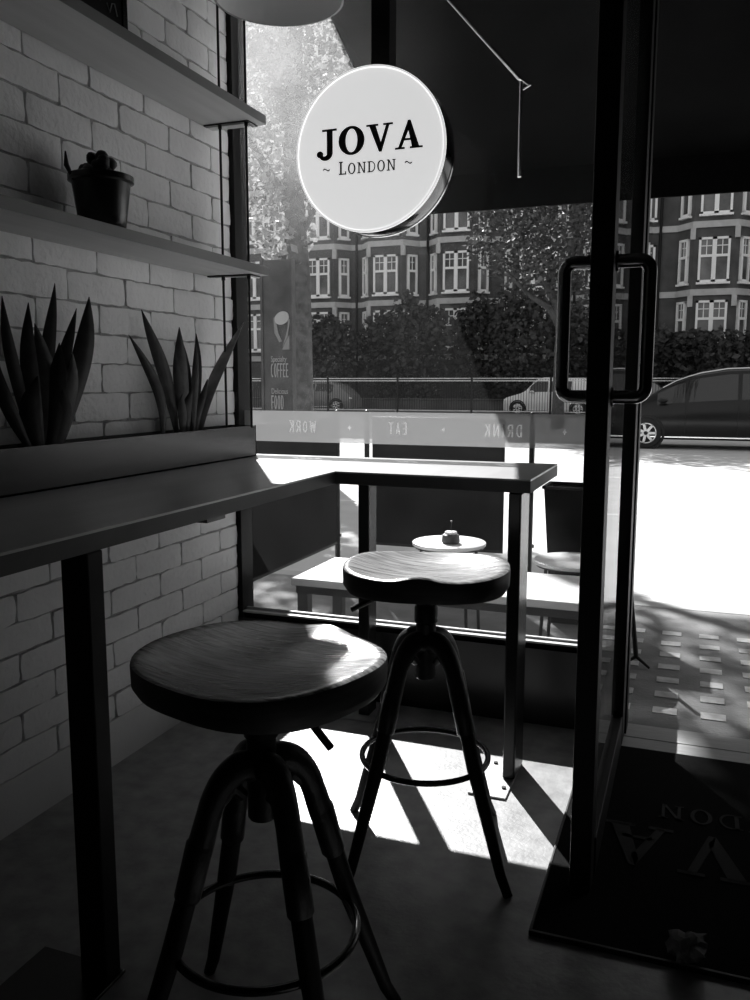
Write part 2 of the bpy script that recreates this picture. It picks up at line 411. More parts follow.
for x in (-1.386, -.967, -.471):
    polys = [[(x+.010*math.cos(a*PI/4)*(1 if a % 2 == 0 else .5), 1.189+.012*math.sin(a*PI/4)*(1 if a % 2 == 0 else .5)) for a in range(8)]]
    regions.append((x-.012, x+.012, 1.161, 1.219, polys))
regions.sort(); yb_ = 3.395
def quad(m, a, b, c, d): m.add([(a, yb_, c), (b, yb_, c), (b, yb_, d), (a, yb_, d)], [(0, 1, 2, 3)])
quad(band_mb, BX0, BX1, BZ0, 1.161); quad(band_mb, BX0, BX1, 1.219, BZ1); xc = BX0; cuts = []
for a, b, c, d_, polys in regions:
    quad(band_mb, xc, a, c, d_); xc = b
    nx = int((b-a)/.00115); nz = 46; cut = MB()
    for ix in range(nx):
        col_ = []
        for iz in range(nz): col_.append(any(inside((a+(b-a)*(ix+.5)/nx, c+(d_-c)*(iz+.5)/nz), q) for q in polys))
        z0 = 0
        for iz in range(1, nz+1):
            if iz == nz or col_[iz] != col_[z0]:
                quad(cut if col_[z0] else band_mb, a+(b-a)*ix/nx, a+(b-a)*(ix+1)/nx, c+(d_-c)*z0/nz, c+(d_-c)*iz/nz); z0 = iz
    cuts.append(cut)
quad(band_mb, xc, BX1, 1.161, 1.219)
band = band_mb.build('frosted_band', 'frosted', win)
for cut in cuts: cut.build('lettering', 'clearfilm', band)

# door, swung open into the room, edge-on to the camera
d = MB().box((-.256, 2.2, .012), (-.200, 2.292, 2.80)).box((-.248, 3.215, .012), (-.194, 3.325, 2.80)).box((-.246, 2.29, .012), (-.196, 3.217, .125)).box((-.246, 2.29, 2.70), (-.196, 3.217, 2.80))
door = struct(d.build('door_1', 'blackpaint', bevel=.003))
MB().box((-.226, 2.29, .12), (-.216, 3.217, 2.71)).build('glass_pane', 'doorglass', door)
def dhandle(sx, x0):
    r = .0175; xo = x0+sx*(.072 if sx < 0 else .082); y = 2.275; z0, z1 = 1.345, 1.685; c = .026; pts = []
    pts.append((x0-sx*.012, y, z1)); 
    for i in range(7): a = i/6*PI/2; pts.append((xo-sx*c+sx*c*math.sin(a), y, z1-c+c*math.cos(a)))
    for i in range(7): a = i/6*PI/2; pts.append((xo-sx*c+sx*c*math.cos(a), y, z0+c-c*math.sin(a)))
    pts.append((x0-sx*.012, y, z0))
    m = MB().tube(pts, r, 20)
    for z in (z0, z1): m.cyl((x0, y, z), (x0+sx*.006, y, z), .026, n=24)
    return m.build('handle', 'handle', door, smooth=True)
dhandle(-1, -.256); dhandle(1, -.200)
lk = MB().box((-.236, 2.196, 1.52), (-.206, 2.2, 1.62)).box((-.230, 2.1955, 1.47), (-.212, 2.2, 1.50)).build('lock_plate', 'blacksatin', door)
struct(MB().box((-.275, 3.325, -.02), (.86, 3.46, .006)).box((-.275, 3.215, -.02), (.86, 3.325, .004)).build('trim_1', 'threshold', bevel=.002))

# ================================================================== OUTSIDE GROUND
struct(MB().box((-14, 3.44, -.2), (9, 5.42, 0)).build('pavement', 'pavement'))
struct(MB().box((-14, 5.42, -.2), (9, 5.56, .004)).build('kerb', 'kerb', bevel=.01))
road = struct(MB().box((-60, 5.56, -.3), (40, 24, -.006)).build('road', 'road'))
MB().box((-60, 12.9, -.006), (40, 13.05, -.003)).box((-60, 9.2, -.006), (40, 9.3, -.003)).build('road_line', 'roadline', road)
struct(MB().box((-60, 24, -.3), (40, 33, .1)).build('far_pavement', 'kerb'))
struct(MB().box((-60, 33, -.3), (40, 80, .1)).build('garden_ground', 'grass'))
lp = MB()
for i in range(-1, 6):
    for j in range(7):
        x = -.0525+.1915*i; y = 4.86-.2*j
        lp.box((x-.05, y-.038, 0), (x+.05, y+.038, .004))
tag(lp.build('pavement_light', 'paver', bevel=.003), 'grid of small pale glass pavement lights set in the dark pavement outside the door', 'pavement lights', kind='stuff')

# ================================================================== AWNING
aw = thing('awning', 'black shop awning sloping out over the pavement above the door and window', 'awning', (-1.577, 3.46, 3.07))
XA, XB = -1.577, 3.0
MB().add([(XA,3.46,3.07),(XB,3.46,3.07),(XB,5.0,2.57),(XA,5.0,2.57),(XA,3.46,3.09),(XB,3.46,3.09),(XB,5.0,2.59),(XA,5.0,2.59)],
         [(0,1,2,3),(7,6,5,4),(0,4,5,1),(1,5,6,2),(2,6,7,3),(3,7,4,0)]).build('canopy', 'awning', aw)
MB().box((XA, 4.985, 2.372), (XB, 5.0, 2.59)).build('valance', 'awning', aw)
MB().add([(XA,3.46,3.07),(XA,5.0,2.57),(XA,5.0,2.372),(XA,3.46,3.06),(XA+.008,3.46,3.07),(XA+.008,5.0,2.57),(XA+.008,5.0,2.372),(XA+.008,3.46,3.06)],
         [(0,1,2,3),(7,6,5,4),(0,4,5,1),(1,5,6,2),(2,6,7,3),(3,7,4,0)]).build('side_panel', 'awning', aw)
MB().tube([(-1.10, 3.62, 3.03), (-.742, 3.7, 2.63)], .009, 10).tube([(-.742, 3.7, 2.63), (-.70, 3.7, 2.60), (-.74, 3.7, 2.585)], .007, 8).tube([(-.735, 3.7, 2.62), (-.735, 3.7, 2.24)], .009, 10).build('folding_arm', 'steel', aw, smooth=True)

# ================================================================== BAR COUNTER
ZT, ZB = 1.064, 1.018
bar = thing('bar_counter', 'pale L-shaped bar counter running along the brick wall and across the window', 'counter', (-1.56, 2.0, 0))
poly = [(-1.906, -1.2), (-1.203, -1.2), (-1.203, 2.81), (-.493, 2.79), (-.493, 3.385), (-1.895, 3.385), (-1.906, 3.33)]
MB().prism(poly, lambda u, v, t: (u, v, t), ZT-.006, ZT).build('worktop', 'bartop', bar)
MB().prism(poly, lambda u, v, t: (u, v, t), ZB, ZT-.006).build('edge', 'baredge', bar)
# leg by the wall run
lg = MB().box((-1.272, 1.452, .008), (-1.200, 1.505, ZB)).build('leg', 'blackpaint', bar, bevel=.004)
MB().box((-1.43, 1.30, 0), (-1.192, 1.512, .008)).build('base_plate', 'blacksatin', lg, bevel=.002)
lg = MB().box((-.566, 2.79, .008), (-.522, 2.942, ZB)).build('leg', 'blacksatin', bar, bevel=.006)
bp = MB().box((-.655, 2.65, 0), (-.524, 2.945, .008)).build('base_plate', 'platesteel', lg, bevel=.003)
for bx0, by0 in ((-.612, 2.70), (-.612, 2.90), (-.545, 2.72)): MB().cyl((bx0, by0, .008), (bx0, by0, .014), .008, n=10).build('bolt', 'blackmetal', lg, smooth=True)
lg = MB().box((-1.250, 3.15, .008), (-1.203, 3.24, ZB)).build('leg', 'blacksatin', bar, bevel=.004)
MB().box((-1.33, 3.10, 0), (-1.17, 3.30, .008)).build('base_plate', 'platesteel', lg, bevel=.002)
MB().box((-1.30, 1.95, ZB-.012), (-1.21, 2.045, ZB)).build('fixing_bracket', 'blackmetal', bar)

# ================================================================== SHELVES AND RODS
def shelf(z, th, label):
    t = thing('wall_shelf', label, 'shelf', (WX, 2.0, z))
    MB().box((-1.91, -.8, z), (-1.665, 3.2, z+th)).build('board', 'shelf', t, bevel=.002)
    MB().box((-1.6655, -.8, z+.001), (-1.664, 3.2, z+th-.001)).build('front_shade', 'shelfshade', t)  # shade of the front face, painted as a thin darker strip
    b = MB().box((-1.90, 3.112, z-.006), (-1.70, 3.136, z)).box((-1.722, 3.118, z-.006), (-1.698, 3.192, z)).build('bracket', 'blackmetal', t)
    for cx0 in (-1.830, -1.712): MB().cyl((cx0, 3.122, z-.02), (cx0, 3.122, z-.006), .008, n=12).build('collar', 'blackmetal', b, smooth=True)
shelf(2.406, .036, 'upper pale wall shelf with a black framed board standing on it')
shelf(1.816, .036, 'lower pale wall shelf carrying the small potted succulent')
for x, lab in ((-1.830, 'thin black hanging rod nearer the brick wall, tying the shelf ends together'), (-1.712, 'thin black hanging rod at the shelf ends, the one further out from the wall')):
    m = MB()
    for a, b in ((1.196, 1.81), (1.852, 2.40), (2.442, 3.3)): m.cyl((x, 3.122, a), (x, 3.122, b), .0052, n=12)
    tag(m.build('shelf_rod', 'blackmetal', smooth=True, origin=(x, 3.122, 1.196)), lab, 'rod', 'rods between shelves')

# framed board on the upper shelf
fb = thing('framed_board', 'black framed board with pale scribbles standing on the upper shelf', 'picture', (-1.72, 2.15, 2.442))
MB().box((-1.74, 1.95, 2.442), (-1.715, 2.372, 2.82)).build('panel', 'blackpaint', fb)
f = MB()
for a, b in (((-1.745, 1.94, 2.442), (-1.71, 1.965, 2.83)), ((-1.745, 2.35, 2.442), (-1.71, 2.374, 2.83)), ((-1.745, 1.94, 2.80), (-1.71, 2.374, 2.83))): f.box(a, b)
f.build('frame', 'blacksatin', fb, bevel=.002)
random.seed(9)
for i in range(12):
    y = 1.99+random.random()*.32; z = 2.49+random.random()*.25
    MB().tube([(-1.7135, y+.012*j, z+.02*math.sin(j*1.9+i)) for j in range(5)], .002, 5).build('chalk_mark', 'posterpale', fb)

# ================================================================== PLANTS
PB = thing('planter_box', 'long black trough planter on the bar counter against the brick wall', 'planter', (-1.84, 2.0, ZT))
MB().box((-1.905, -.9, ZT), (-1.78, 3.283, ZT+.006)).box((-1.786, -.9, ZT), (-1.78, 3.283, 1.198)).box((-1.905, -.9, ZT), (-1.899, 3.283, 1.198)).box((-1.905, 3.277, ZT), (-1.78, 3.283, 1.198)).box((-1.905, -.9, ZT), (-1.78, -.894, 1.198)).build('trough', 'blacksatin', PB)
MB().box((-1.899, -.894, 1.07), (-1.786, 3.277, 1.178)).build('soil', 'soil', PB)
def snake(name, label, base_y, leaves, seed):
    random.seed(seed)
    t = thing(name, label, 'plant', (-1.845, base_y, 1.178))
    for (yb, yt, zt, wmax, bend, xo, tw) in leaves:
        n = 22; vs = []; fs = []; ed = []; fe = []
        xb = -1.845+xo*.3
        for i in range(n+1):
            s_ = i/n; y = yb+(yt-yb)*s_+bend*math.sin(PI*s_)+.006*math.sin(s_*7+yb*40)*s_; z = 1.165+(zt-1.165)*s_; x = xb+xo*s_*s_
            w_ = wmax*.5*(.38+.62*math.sin(PI*min(1, max(0, (s_-.02)*.86+.02)))**1.3)*(1-s_**6)+.0008
            a = tw+.5*s_; c = math.cos(a); si = math.sin(a)
            # gutter cross-section, real thickness
            row = []
            for q, dz in ((-1, 0), (-.5, .35), (0, .5), (.5, .35), (1, 0)):
                row.append((x+si*q*w_+c*dz*w_*.5, y+c*q*w_-si*dz*w_*.5, z))
            for q, dz in ((1, 0), (.5, .35), (0, .5), (-.5, .35), (-1, 0)):
                row.append((x+si*q*w_+c*dz*w_*.5-.0022*c, y+c*q*w_-si*dz*w_*.5+.0022*si, z))
            vs += row
        for i in range(n):
            for k in range(10): fs.append((i*10+k, i*10+(k+1) % 10, (i+1)*10+(k+1) % 10, (i+1)*10+k))
        fs.append(tuple(range(10))); 
        MB().add(vs, fs).build('leaf', 'leafedge' if wmax < 0 or (tw > 1.) else 'leaf', t, smooth=True)
    return t
snake('snake_plant', 'snake plant with dark upright leaves near the left end of the trough planter', 2.06, [
 (2.03, 1.940, 1.625, .040, -.015, -.01, .1), (2.05, 1.995, 1.61, .050, -.01, .02, .3), (2.07, 2.045, 1.555, .072, .035, .0, 0.),
 (2.09, 2.172, 1.685, .046, -.025, -.02, .2), (2.11, 2.208, 1.61, .046, -.03, .02, .4), (2.12, 2.305, 1.655, .075, .02, .0, .1),
 (2.07, 2.10, 1.50, .06, .02, .03, .5), (2.11, 2.165, 1.47, .065, .02, .03, -.2), (2.02, 1.90, 1.44, .045, -.03, .0, .2), (2.04, 2.02, 1.40, .06, -.03, .02, .3), (2.09, 2.10, 1.36, .06, .03, .035, .1)], 3)
snake('snake_plant', 'snake plant nearer the window, one leaf leaning right across the rods', 2.82, [
 (2.68, 2.495, 1.545, .044, .075, .0, .2), (2.79, 2.620, 1.640, .060, .02, -.02, .1), (2.81, 2.742, 1.505, .038, .01, .02, .3),
 (2.84, 2.808, 1.59, .066, .0, .0, 0.), (2.87, 2.850, 1.565, .036, .02, -.02, .4), (2.88, 2.885, 1.53, .034, .01, .02, .1), (2.89, 2.950, 1.575, .040, .01, -.01, .5),
 (2.90, 2.965, 1.395, .032, -.01, .02, .2), (2.91, 3.245, 1.635, .050, -.045, .03, 1.05), (2.83, 2.81, 1.36, .042, -.01, .04, .3), (2.80, 2.745, 1.34, .04, .01, .04, .1)], 5)
sp = thing('potted_succulent', 'small round succulent in a black rimmed pot on the lower shelf', 'potted plant', (-1.787, 2.31, 1.852))
c = (-1.787, 2.31, 1.852)
MB().lathe([(.0, 0), (.066, 0), (.07, .004), (.090, .15), (.101, .155), (.101, .172), (.093, .175), (.088, .15), (.08, .14), (0, .14)], c, 40).build('pot', 'blacksatin', sp, smooth=True)
random.seed(2); m = MB()
for i in range(34):
    a = random.random()*2*PI; r = .058*math.sqrt(random.random()); h = .15+random.random()*.095*(1-r*6)
    m.ball((c[0]+r*math.cos(a), c[1]+r*math.sin(a)-.01, c[2]+h), random.uniform(.013, .023), 10)
m.build('succulent', 'leaf', sp, smooth=True)
m = MB().tube([(c[0]-.04, c[1]-.08, c[2]+.15), (c[0]-.05, c[1]-.098, c[2]+.19), (c[0]-.05, c[1]-.10, c[2]+.23)], [.004, .008, .002], 8); m.build('shoot', 'leaf', sp, smooth=True)

# ================================================================== ROUND SIGN
sg = thing('hanging_sign', 'round lit drum sign reading JOVA London hanging in the window', 'sign', (-1.145, 3.06, 2.215))
cc = (-1.145, 0, 2.215); R_ = .288
MB().lathe([(0, 2.996), (R_-.012, 2.996), (R_-.006, 3.0), (R_-.006, 3.01), (0, 3.01)], cc, 96, 'y').build('face', 'signface', sg, smooth=True)
for ya, yb, rm in ((2.994, 3.008, 'signface'), (3.108, 3.122, 'signrim')):
    MB().lathe([(R_-.006, ya), (R_, ya), (R_, yb), (R_-.006, yb), (R_-.006, ya)], cc, 96, 'y').build('rim', rm, sg, smooth=True)
MB().lathe([(R_-.0055, 3.0), (R_-.002, 3.008), (R_-.002, 3.108), (R_-.012, 3.116), (R_-.012, 3.0)], cc, 96, 'y').build('drum_side', 'drumside', sg, smooth=True)
MB().lathe([(0, 3.112), (R_-.013, 3.112), (R_-.013, 3.118), (0, 3.118)], cc, 96, 'y').build('back_face', 'signface', sg, smooth=True)
MB().box((-1.148, 3.03, 2.49), (-1.078, 3.10, 3.3)).build('hanger', 'blackpaint', sg)
b = MB(); set_word(b, 'JOVA', GB, .095, lambda u, v, t: (-1.352+u, t, 2.205+v), 2.9935, 2.996, gap=.004, width=.418)
b.build('lettering', 'ink', sg)
b = MB(); set_word(b, 'LONDON', GL, .046, lambda u, v, t: (-1.262+u, t, 2.136+v), 2.9935, 2.996, caps=.83, gap=.004, width=.226)
b.build('lettering', 'ink', sg)
for x in (-1.324, -1.006):
    b = MB(); pts = [(x+.026*i/10, 2.158+.0035*math.sin(2*PI*i/10)) for i in range(11)]
    for (xa, za), (xb, zb) in zip(pts, pts[1:]): b.prism([(xa, za-.0022), (xb, zb-.0022), (xb, zb+.0022), (xa, za+.0022)], ID, 2.9935, 2.996)
    b.build('lettering', 'ink', sg)

# ================================================================== PENDANT LAMP
pl = thing('pendant_lamp', 'wide dome pendant lamp hanging near the window, seen from below', 'lamp', (-1.30, 2.60, 2.588))
c = (-1.30, 2.60, 2.588)
MB().lathe([(.200, 0), (.207, 0), (.207, .008), (.195, .05), (.16, .11), (.09, .15), (.04, .165), (.03, .20), (.024, .20), (.024, .16)], c, 64).build('shade', 'lampout', pl, smooth=True)
MB().lathe([(.200, .001), (.199, .008), (.187, .048), (.153, .105), (.085, .143), (.0, .155)], c, 64).build('reflector', 'lampin', pl, smooth=True)
MB().ball((c[0], c[1], c[2]+.09), .035, 16).cyl((c[0], c[1], c[2]+.11), (c[0], c[1], c[2]+.155), .02).build('bulb', 'bulb', pl, smooth=True)
MB().cyl((c[0], c[1], c[2]+.195), (c[0], c[1], 3.3), .004).build('cord', 'blackmetal', pl, smooth=True)

# ================================================================== STOOLS
def saddle(a, b, th):
    """dished saddle seat: outline, bevelled rim, hollows either side of a front ridge. front is -y"""
    nr, nt = 16, 72; vs = []; fs = []
    def out(t):
        ct, st = math.cos(t), math.sin(t); n = 2.55
        r = (abs(ct/a)**n+abs(st/b)**n)**(-1/n)
        return r*(1+.03*math.cos(2*t))
    def ztop(x, y, q):
        u = x/a; v = y/b
        dish = -.030*(1-u*u*.8)*(1-max(0, -v)**2*.2)*(1-q**4)
        ridge = .016*math.exp(-(u/.24)**2)*max(0, -v-.05)**.8
        wing = .008*abs(u)**2
        return dish*(.55+.45*(v+1)/2)+ridge+wing
    def ring(q, z=None, k=1.):
        row = []
        for i in range(nt):
            t = 2*PI*i/nt; r = out(t)*q*k; x, y = r*math.cos(t), r*math.sin(t)
            row.append((x, y, ztop(x, y, q) if z is None else z(x, y, q)))
        return row
    rows = [ring((j+1)/nr*.93) for j in range(nr)]
    rows.append(ring(.97, lambda x, y, q: ztop(x, y, .97)-.0015)); rows.append(ring(.993, lambda x, y, q: ztop(x, y, .99)-.006)); top_n = len(rows)
    rows.append(ring(1., lambda x, y, q: ztop(x, y, 1)-.014)); rows.append(ring(.995, lambda x, y, q: -th*.72)); rows.append(ring(.95, lambda x, y, q: -th)); rows.append(ring(.5, lambda x, y, q: -th-.001))
    allv = [(0, 0, ztop(0, 0, 0))]
    for r in rows: allv += r
    tf = [(0, 1+i, 1+(i+1) % nt) for i in range(nt)]; sf = []
    for j in range(len(rows)-1):
        for i in range(nt):
            f_ = (1+j*nt+i, 1+(j+1)*nt+i, 1+(j+1)*nt+(i+1) % nt, 1+j*nt+(i+1) % nt)
            tf.append(f_)
    tf.append(tuple(1+(len(rows)-1)*nt+i for i in range(nt)))
    return allv, tf
def make_stool(label, loc, rot, seat_h, seat_rot, lever_ang, l0, l1, drop):
    t = thing('bar_stool', label, 'stool', (0, 0, 0), 'swivel stools at the bar')
    v, f_ = saddle(.229, .222, .062)
    cr_, sr_ = math.cos(seat_rot), math.sin(seat_rot)
    so_ = MB().add([(x*cr_-y*sr_, x*sr_+y*cr_, z+seat_h) for x, y, z in v], f_).build('seat', 'seat', t, smooth=True)
    so_.data.materials.append(MATS['seatshade'])  # darker wood colour paints the shade on the unlit sides and underside
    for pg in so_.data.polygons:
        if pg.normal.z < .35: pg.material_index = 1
    zc_ = seat_h-.062
    m = MB().lathe([(0, -.012), (.07, -.012), (.07, 0), (0, 0)], (0, 0, zc_), 32); m.build('seat_plate', 'castiron', so_, smooth=True)
    # screw column and sleeve
    m = MB().cyl((0, 0, .60), (0, 0, zc_-.01), .0135)
    for k in range(int((zc_-.70)/.006)): m.lathe([(.0135, 0), (.0155, .0015), (.0135, .003)], (0, 0, .70+k*.006), 20)
    m.build('screw', 'blackmetal', t, smooth=True)
    m = MB().lathe([(0, .535), (.026, .535), (.029, .54), (.029, .70), (.034, .705), (.034, .745), (.030, .752), (.016, .756), (0, .756)], (0, 0, 0), 32)
    m.build('sleeve', 'castiron', t, smooth=True)
    # four arms with sockets, four tapered legs
    for k in range(4):
        a = rot+k*PI/2; ca, sa = math.cos(a), math.sin(a)
        P = lambda r, z: (r*ca, r*sa, z)
        arm = [P(.018, .645), P(.045, .650), P(.076, .632), P(.099, .600), P(.113, .565), P(.124, .53), P(.134, .50)]
        m = MB(); m.smooth_tube(arm, [.030, .029, .027, .025, .024, .025, .026], 18)
        m.tube([P(.040, .59), P(.062, .615), P(.088, .59)], [.012, .018, .014], 10)
        m.tube([P(.127, .525), P(.130, .518), P(.158, .418), P(.160, .412)], [.022, .0265, .0255, .022], 16)
        m.build('arm_bracket', 'castiron', t, smooth=True)
        lgm = MB().tube([P(.156, .43), P(.19, .32), P(.29, .05), P(.318, .0)], [.0205, .0205, .0145, .013], 16)
        l_ = lgm.build('leg', 'blackpaint', t, smooth=True)
    rr = .184; zr = .30
    MB().tube([(rr*math.cos(2*PI*i/64), rr*math.sin(2*PI*i/64), zr) for i in range(64)], .0085, 12, closed=True).build('foot_ring', 'blacksatin', t, smooth=True)
    ca, sa = math.cos(lever_ang), math.sin(lever_ang)
    lp_ = lambda q: ((l0+(l1-l0)*q)*ca, (l0+(l1-l0)*q)*sa, zc_-.010-drop*q)
    m = MB().tube([(.03*ca, .03*sa, zc_-.006), (l0*ca, l0*sa, zc_-.010), lp_(.35)], .005, 8)
    m.tube([lp_(.3), lp_(1)], .008, 10).build('lever', 'blacksatin', t, smooth=True)
    t.location = loc
    return t
make_stool('bar stool nearest the camera, its dished wooden seat half in sunlight', (-.755, 1.392, 0), math.atan2(1.65-1.392, -.56+.755), .864, math.radians(163), math.radians(20), .05, .135, .115)
make_stool('bar stool further back, under the window arm of the bar counter', (-.69, 2.267, 0), math.atan2(2.12-2.267, -.401+.69), .868, math.radians(12), math.radians(200), .09, .215, .06)

# ================================================================== MAT, PAPER
dm = thing('door_mat', 'large black entrance mat with faint JOVA London lettering inside the doorway', 'mat', (.3, 2.6, 0))
MB().box((-.318, 1.99, 0), (.86, 3.21, .012)).build('pile', 'mat', dm)
MB().box((-.326, 1.98, 0), (-.318, 3.21, .014)).box((-.326, 1.98, 0), (.86, 1.99, .014)).build('edging', 'blackmetal', dm, bevel=.002)
flip = lambda X, Y: (lambda u, v, t: (X-u, Y-v, t))
b = MB(); set_word(b, 'JOVA', GB, .235, flip(.625, 2.62), .0125, .0145, gap=.006, width=.84); b.build('lettering', 'matpale', dm)
b = MB(); set_word(b, 'LONDON', GL, .095, flip(.455, 2.785), .0125, .0145, gap=.012, width=.51); b.build('lettering', 'matpale', dm)
random.seed(12)
def crumple(c, r):
    m = MB(); k = 0
    import bmesh
    bm = bmesh.new(); bmesh.ops.create_icosphere(bm, subdivisions=3, radius=r)
    from mathutils import noise
    for v in bm.verts:
        d = v.co.normalized(); q = 1+.55*noise.noise(d*2.3+Vector((7, 3, 1)))+.3*noise.noise(d*6)
        v.co = d*r*q; v.co.z *= .75
    zmin = min(v.co.z for v in bm.verts)
    vs = [(v.co.x+c[0], v.co.y+c[1], v.co.z-zmin+c[2]) for v in bm.verts]; fs = [tuple(x.index for x in f.verts) for f in bm.faces]; bm.free()
    return m.add(vs, fs)
tag(crumple((.048, 2.0, .014), .042).build('crumpled_paper', 'paper', origin=(.048, 2.0, .014)), 'crumpled ball of pale paper on the front edge of the mat', 'paper')

# ================================================================== STREET FURNITURE
bn = thing('bench', 'low sunlit bench standing outside along the shop window', 'bench', (-1.1, 3.85, 0))
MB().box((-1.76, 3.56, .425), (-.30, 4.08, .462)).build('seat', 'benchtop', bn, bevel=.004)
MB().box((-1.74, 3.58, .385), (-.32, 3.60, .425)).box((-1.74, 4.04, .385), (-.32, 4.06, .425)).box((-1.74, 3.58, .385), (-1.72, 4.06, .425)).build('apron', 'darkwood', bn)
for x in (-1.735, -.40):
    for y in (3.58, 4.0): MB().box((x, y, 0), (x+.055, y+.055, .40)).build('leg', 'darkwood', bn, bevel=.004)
def round_table(label, c, r, h, grp):
    t = thing('side_table', label, 'table', (c[0], c[1], 0), grp)
    MB().lathe([(0, h-.02), (r-.004, h-.02), (r, h-.016), (r, h-.003), (r-.004, h), (0, h)], (c[0], c[1], 0), 48).build('tabletop', 'whitetop', t, smooth=True)
    MB().lathe([(r*.9, h-.03), (r*.94, h-.03), (r*.94, h-.02), (r*.9, h-.02)], (c[0], c[1], 0), 40).build('top_ring', 'blackmetal', t, smooth=True)
    for k in range(4):
        a = PI/4+k*PI/2
        MB().tube([(c[0]+r*.85*math.cos(a), c[1]+r*.85*math.sin(a), h-.02), (c[0]+r*1.0*math.cos(a), c[1]+r*1.0*math.sin(a), 0)], .009, 10).build('leg', 'blackmetal', t, smooth=True)
round_table('round white side table outside holding a small candle', (-1.185, 4.30, 0), .195, .545, 'round tables outside')
round_table('round white side table outside beside the tapered black tub', (-.53, 4.32, 0), .205, .49, 'round tables outside')
cd = thing('candle_holder', 'small dark candle holder with a white candle on the side table', 'candle', (-1.165, 4.26, .545))
MB().lathe([(0, 0), (.042, 0), (.048, .01), (.044, .045), (.036, .05), (0, .05)], (-1.165, 4.26, .545), 24).build('dish', 'darkwood', cd, smooth=True)
MB().lathe([(0, .05), (.034, .05), (.03, .062), (0, .066)], (-1.165, 4.26, .545), 20).build('candle', 'candle', cd, smooth=True)
MB().tube([(-1.165, 4.26, .61), (-1.163, 4.26, .655)], .003, 6).ball((-1.163, 4.26, .66), .006, 8).build('wick', 'blackmetal', cd, smooth=True)
def post(x, y, parent, h=1.17):
    p = MB().cyl((x, y, 0), (x, y, h), .018, n=16).lathe([(0, 0), (.068, 0), (.068, .008), (.02, .014), (0, .014)], (x, y, 0), 28).ball((x, y, h+.012), .022, 12).build('post', 'blackmetal', parent, smooth=True)
    MB().cyl((x-.03, y, .36), (x+.03, y, .36), .012, n=10).build('clamp', 'steel', p, smooth=True)
def barrier(label, p0, p1, q0, q1):
    t = thing('cafe_barrier', label, 'barrier', (p0[0], p0[1], 0), 'canvas barriers on the pavement')
    d_ = (Vector(p1)-Vector(p0)); n_ = Vector((-d_.y, d_.x, 0)).normalized()*.006
    a, b = Vector(q0), Vector(q1)
    vs = []
    for z in (.31, 1.15):
        for p, s_ in ((a, -1), (b, -1), (b, 1), (a, 1)): q = p+n_*s_; vs.append((q.x, q.y, z))
    MB().add(vs, [(0,3,2,1),(4,5,6,7),(0,1,5,4),(1,2,6,5),(2,3,7,6),(3,0,4,7)]).build('canvas', 'canvas', t)
    for z in (1.15, .31): MB().cyl((a.x, a.y, z), (b.x, b.y, z), .011).build('rail', 'blackmetal', t, smooth=True)
    post(p0[0], p0[1], t); post(p1[0], p1[1], t)
barrier('black canvas barrier running out from the shop at the left end of the bench', (-2.22, 3.66, 0), (-2.22, 5.22, 0), (-2.22, 3.68, 0), (-2.22, 5.19, 0))
barrier('black canvas barrier facing the road behind the bench and candle table', (-2.03, 5.28, 0), (-.93, 5.28, 0), (-1.99, 5.28, 0), (-1.10, 5.28, 0))
tb = thing('tapered_tub', 'black tapered tub standing outside behind the right side table', 'tub', (-.55, 4.95, 0))
def taper(m, cx, cy, w0, d0, z0, w1, d1, z1):
    vs = [(cx-w0, cy-d0, z0), (cx+w0, cy-d0, z0), (cx+w0, cy+d0, z0), (cx-w0, cy+d0, z0), (cx-w1, cy-d1, z1), (cx+w1, cy-d1, z1), (cx+w1, cy+d1, z1), (cx-w1, cy+d1, z1)]
    return m.add(vs, [(0,1,5,4),(1,2,6,5),(2,3,7,6),(3,0,4,7),(0,3,2,1)])
m = MB(); taper(m, -.59, 4.95, .13, .10, .0, .185, .13, .79); taper(m, -.59, 4.95, .12, .09, .02, .175, .12, .79)
m.add([(-.775, 4.82, .79), (-.405, 4.82, .79), (-.405, 5.08, .79), (-.775, 5.08, .79), (-.765, 4.83, .79), (-.415, 4.83, .79), (-.415, 5.07, .79), (-.765, 5.07, .79)], [(0,1,5,4),(1,2,6,5),(2,3,7,6),(3,0,4,7)])
m.build('tub', 'canvas', tb)
MB().box((-.785, 4.81, .785), (-.395, 4.835, .80)).box((-.785, 5.065, .785), (-.395, 5.09, .80)).box((-.785, 4.81, .785), (-.765, 5.09, .80)).box((-.415, 4.81, .785), (-.395, 5.09, .80)).build('rim', 'blacksatin', tb)
# folded tripod stand by the door
st = thing('tripod_stand', 'thin black leaning tripod stand on the pavement just outside the door', 'stand', (-.205, 4.22, 0))
MB().tube([(-.205, 4.22, .045), (-.262, 4.22, .52)], .012, 10).build('pole', 'blackmetal', st, smooth=True)
for ex, ey in ((-.14, 4.19), (-.27, 4.20), (-.21, 4.33)):
    MB().tube([(-.205, 4.22, .05), (ex, ey, .008)], [.009, .006], 8).build('foot', 'blackmetal', st, smooth=True)
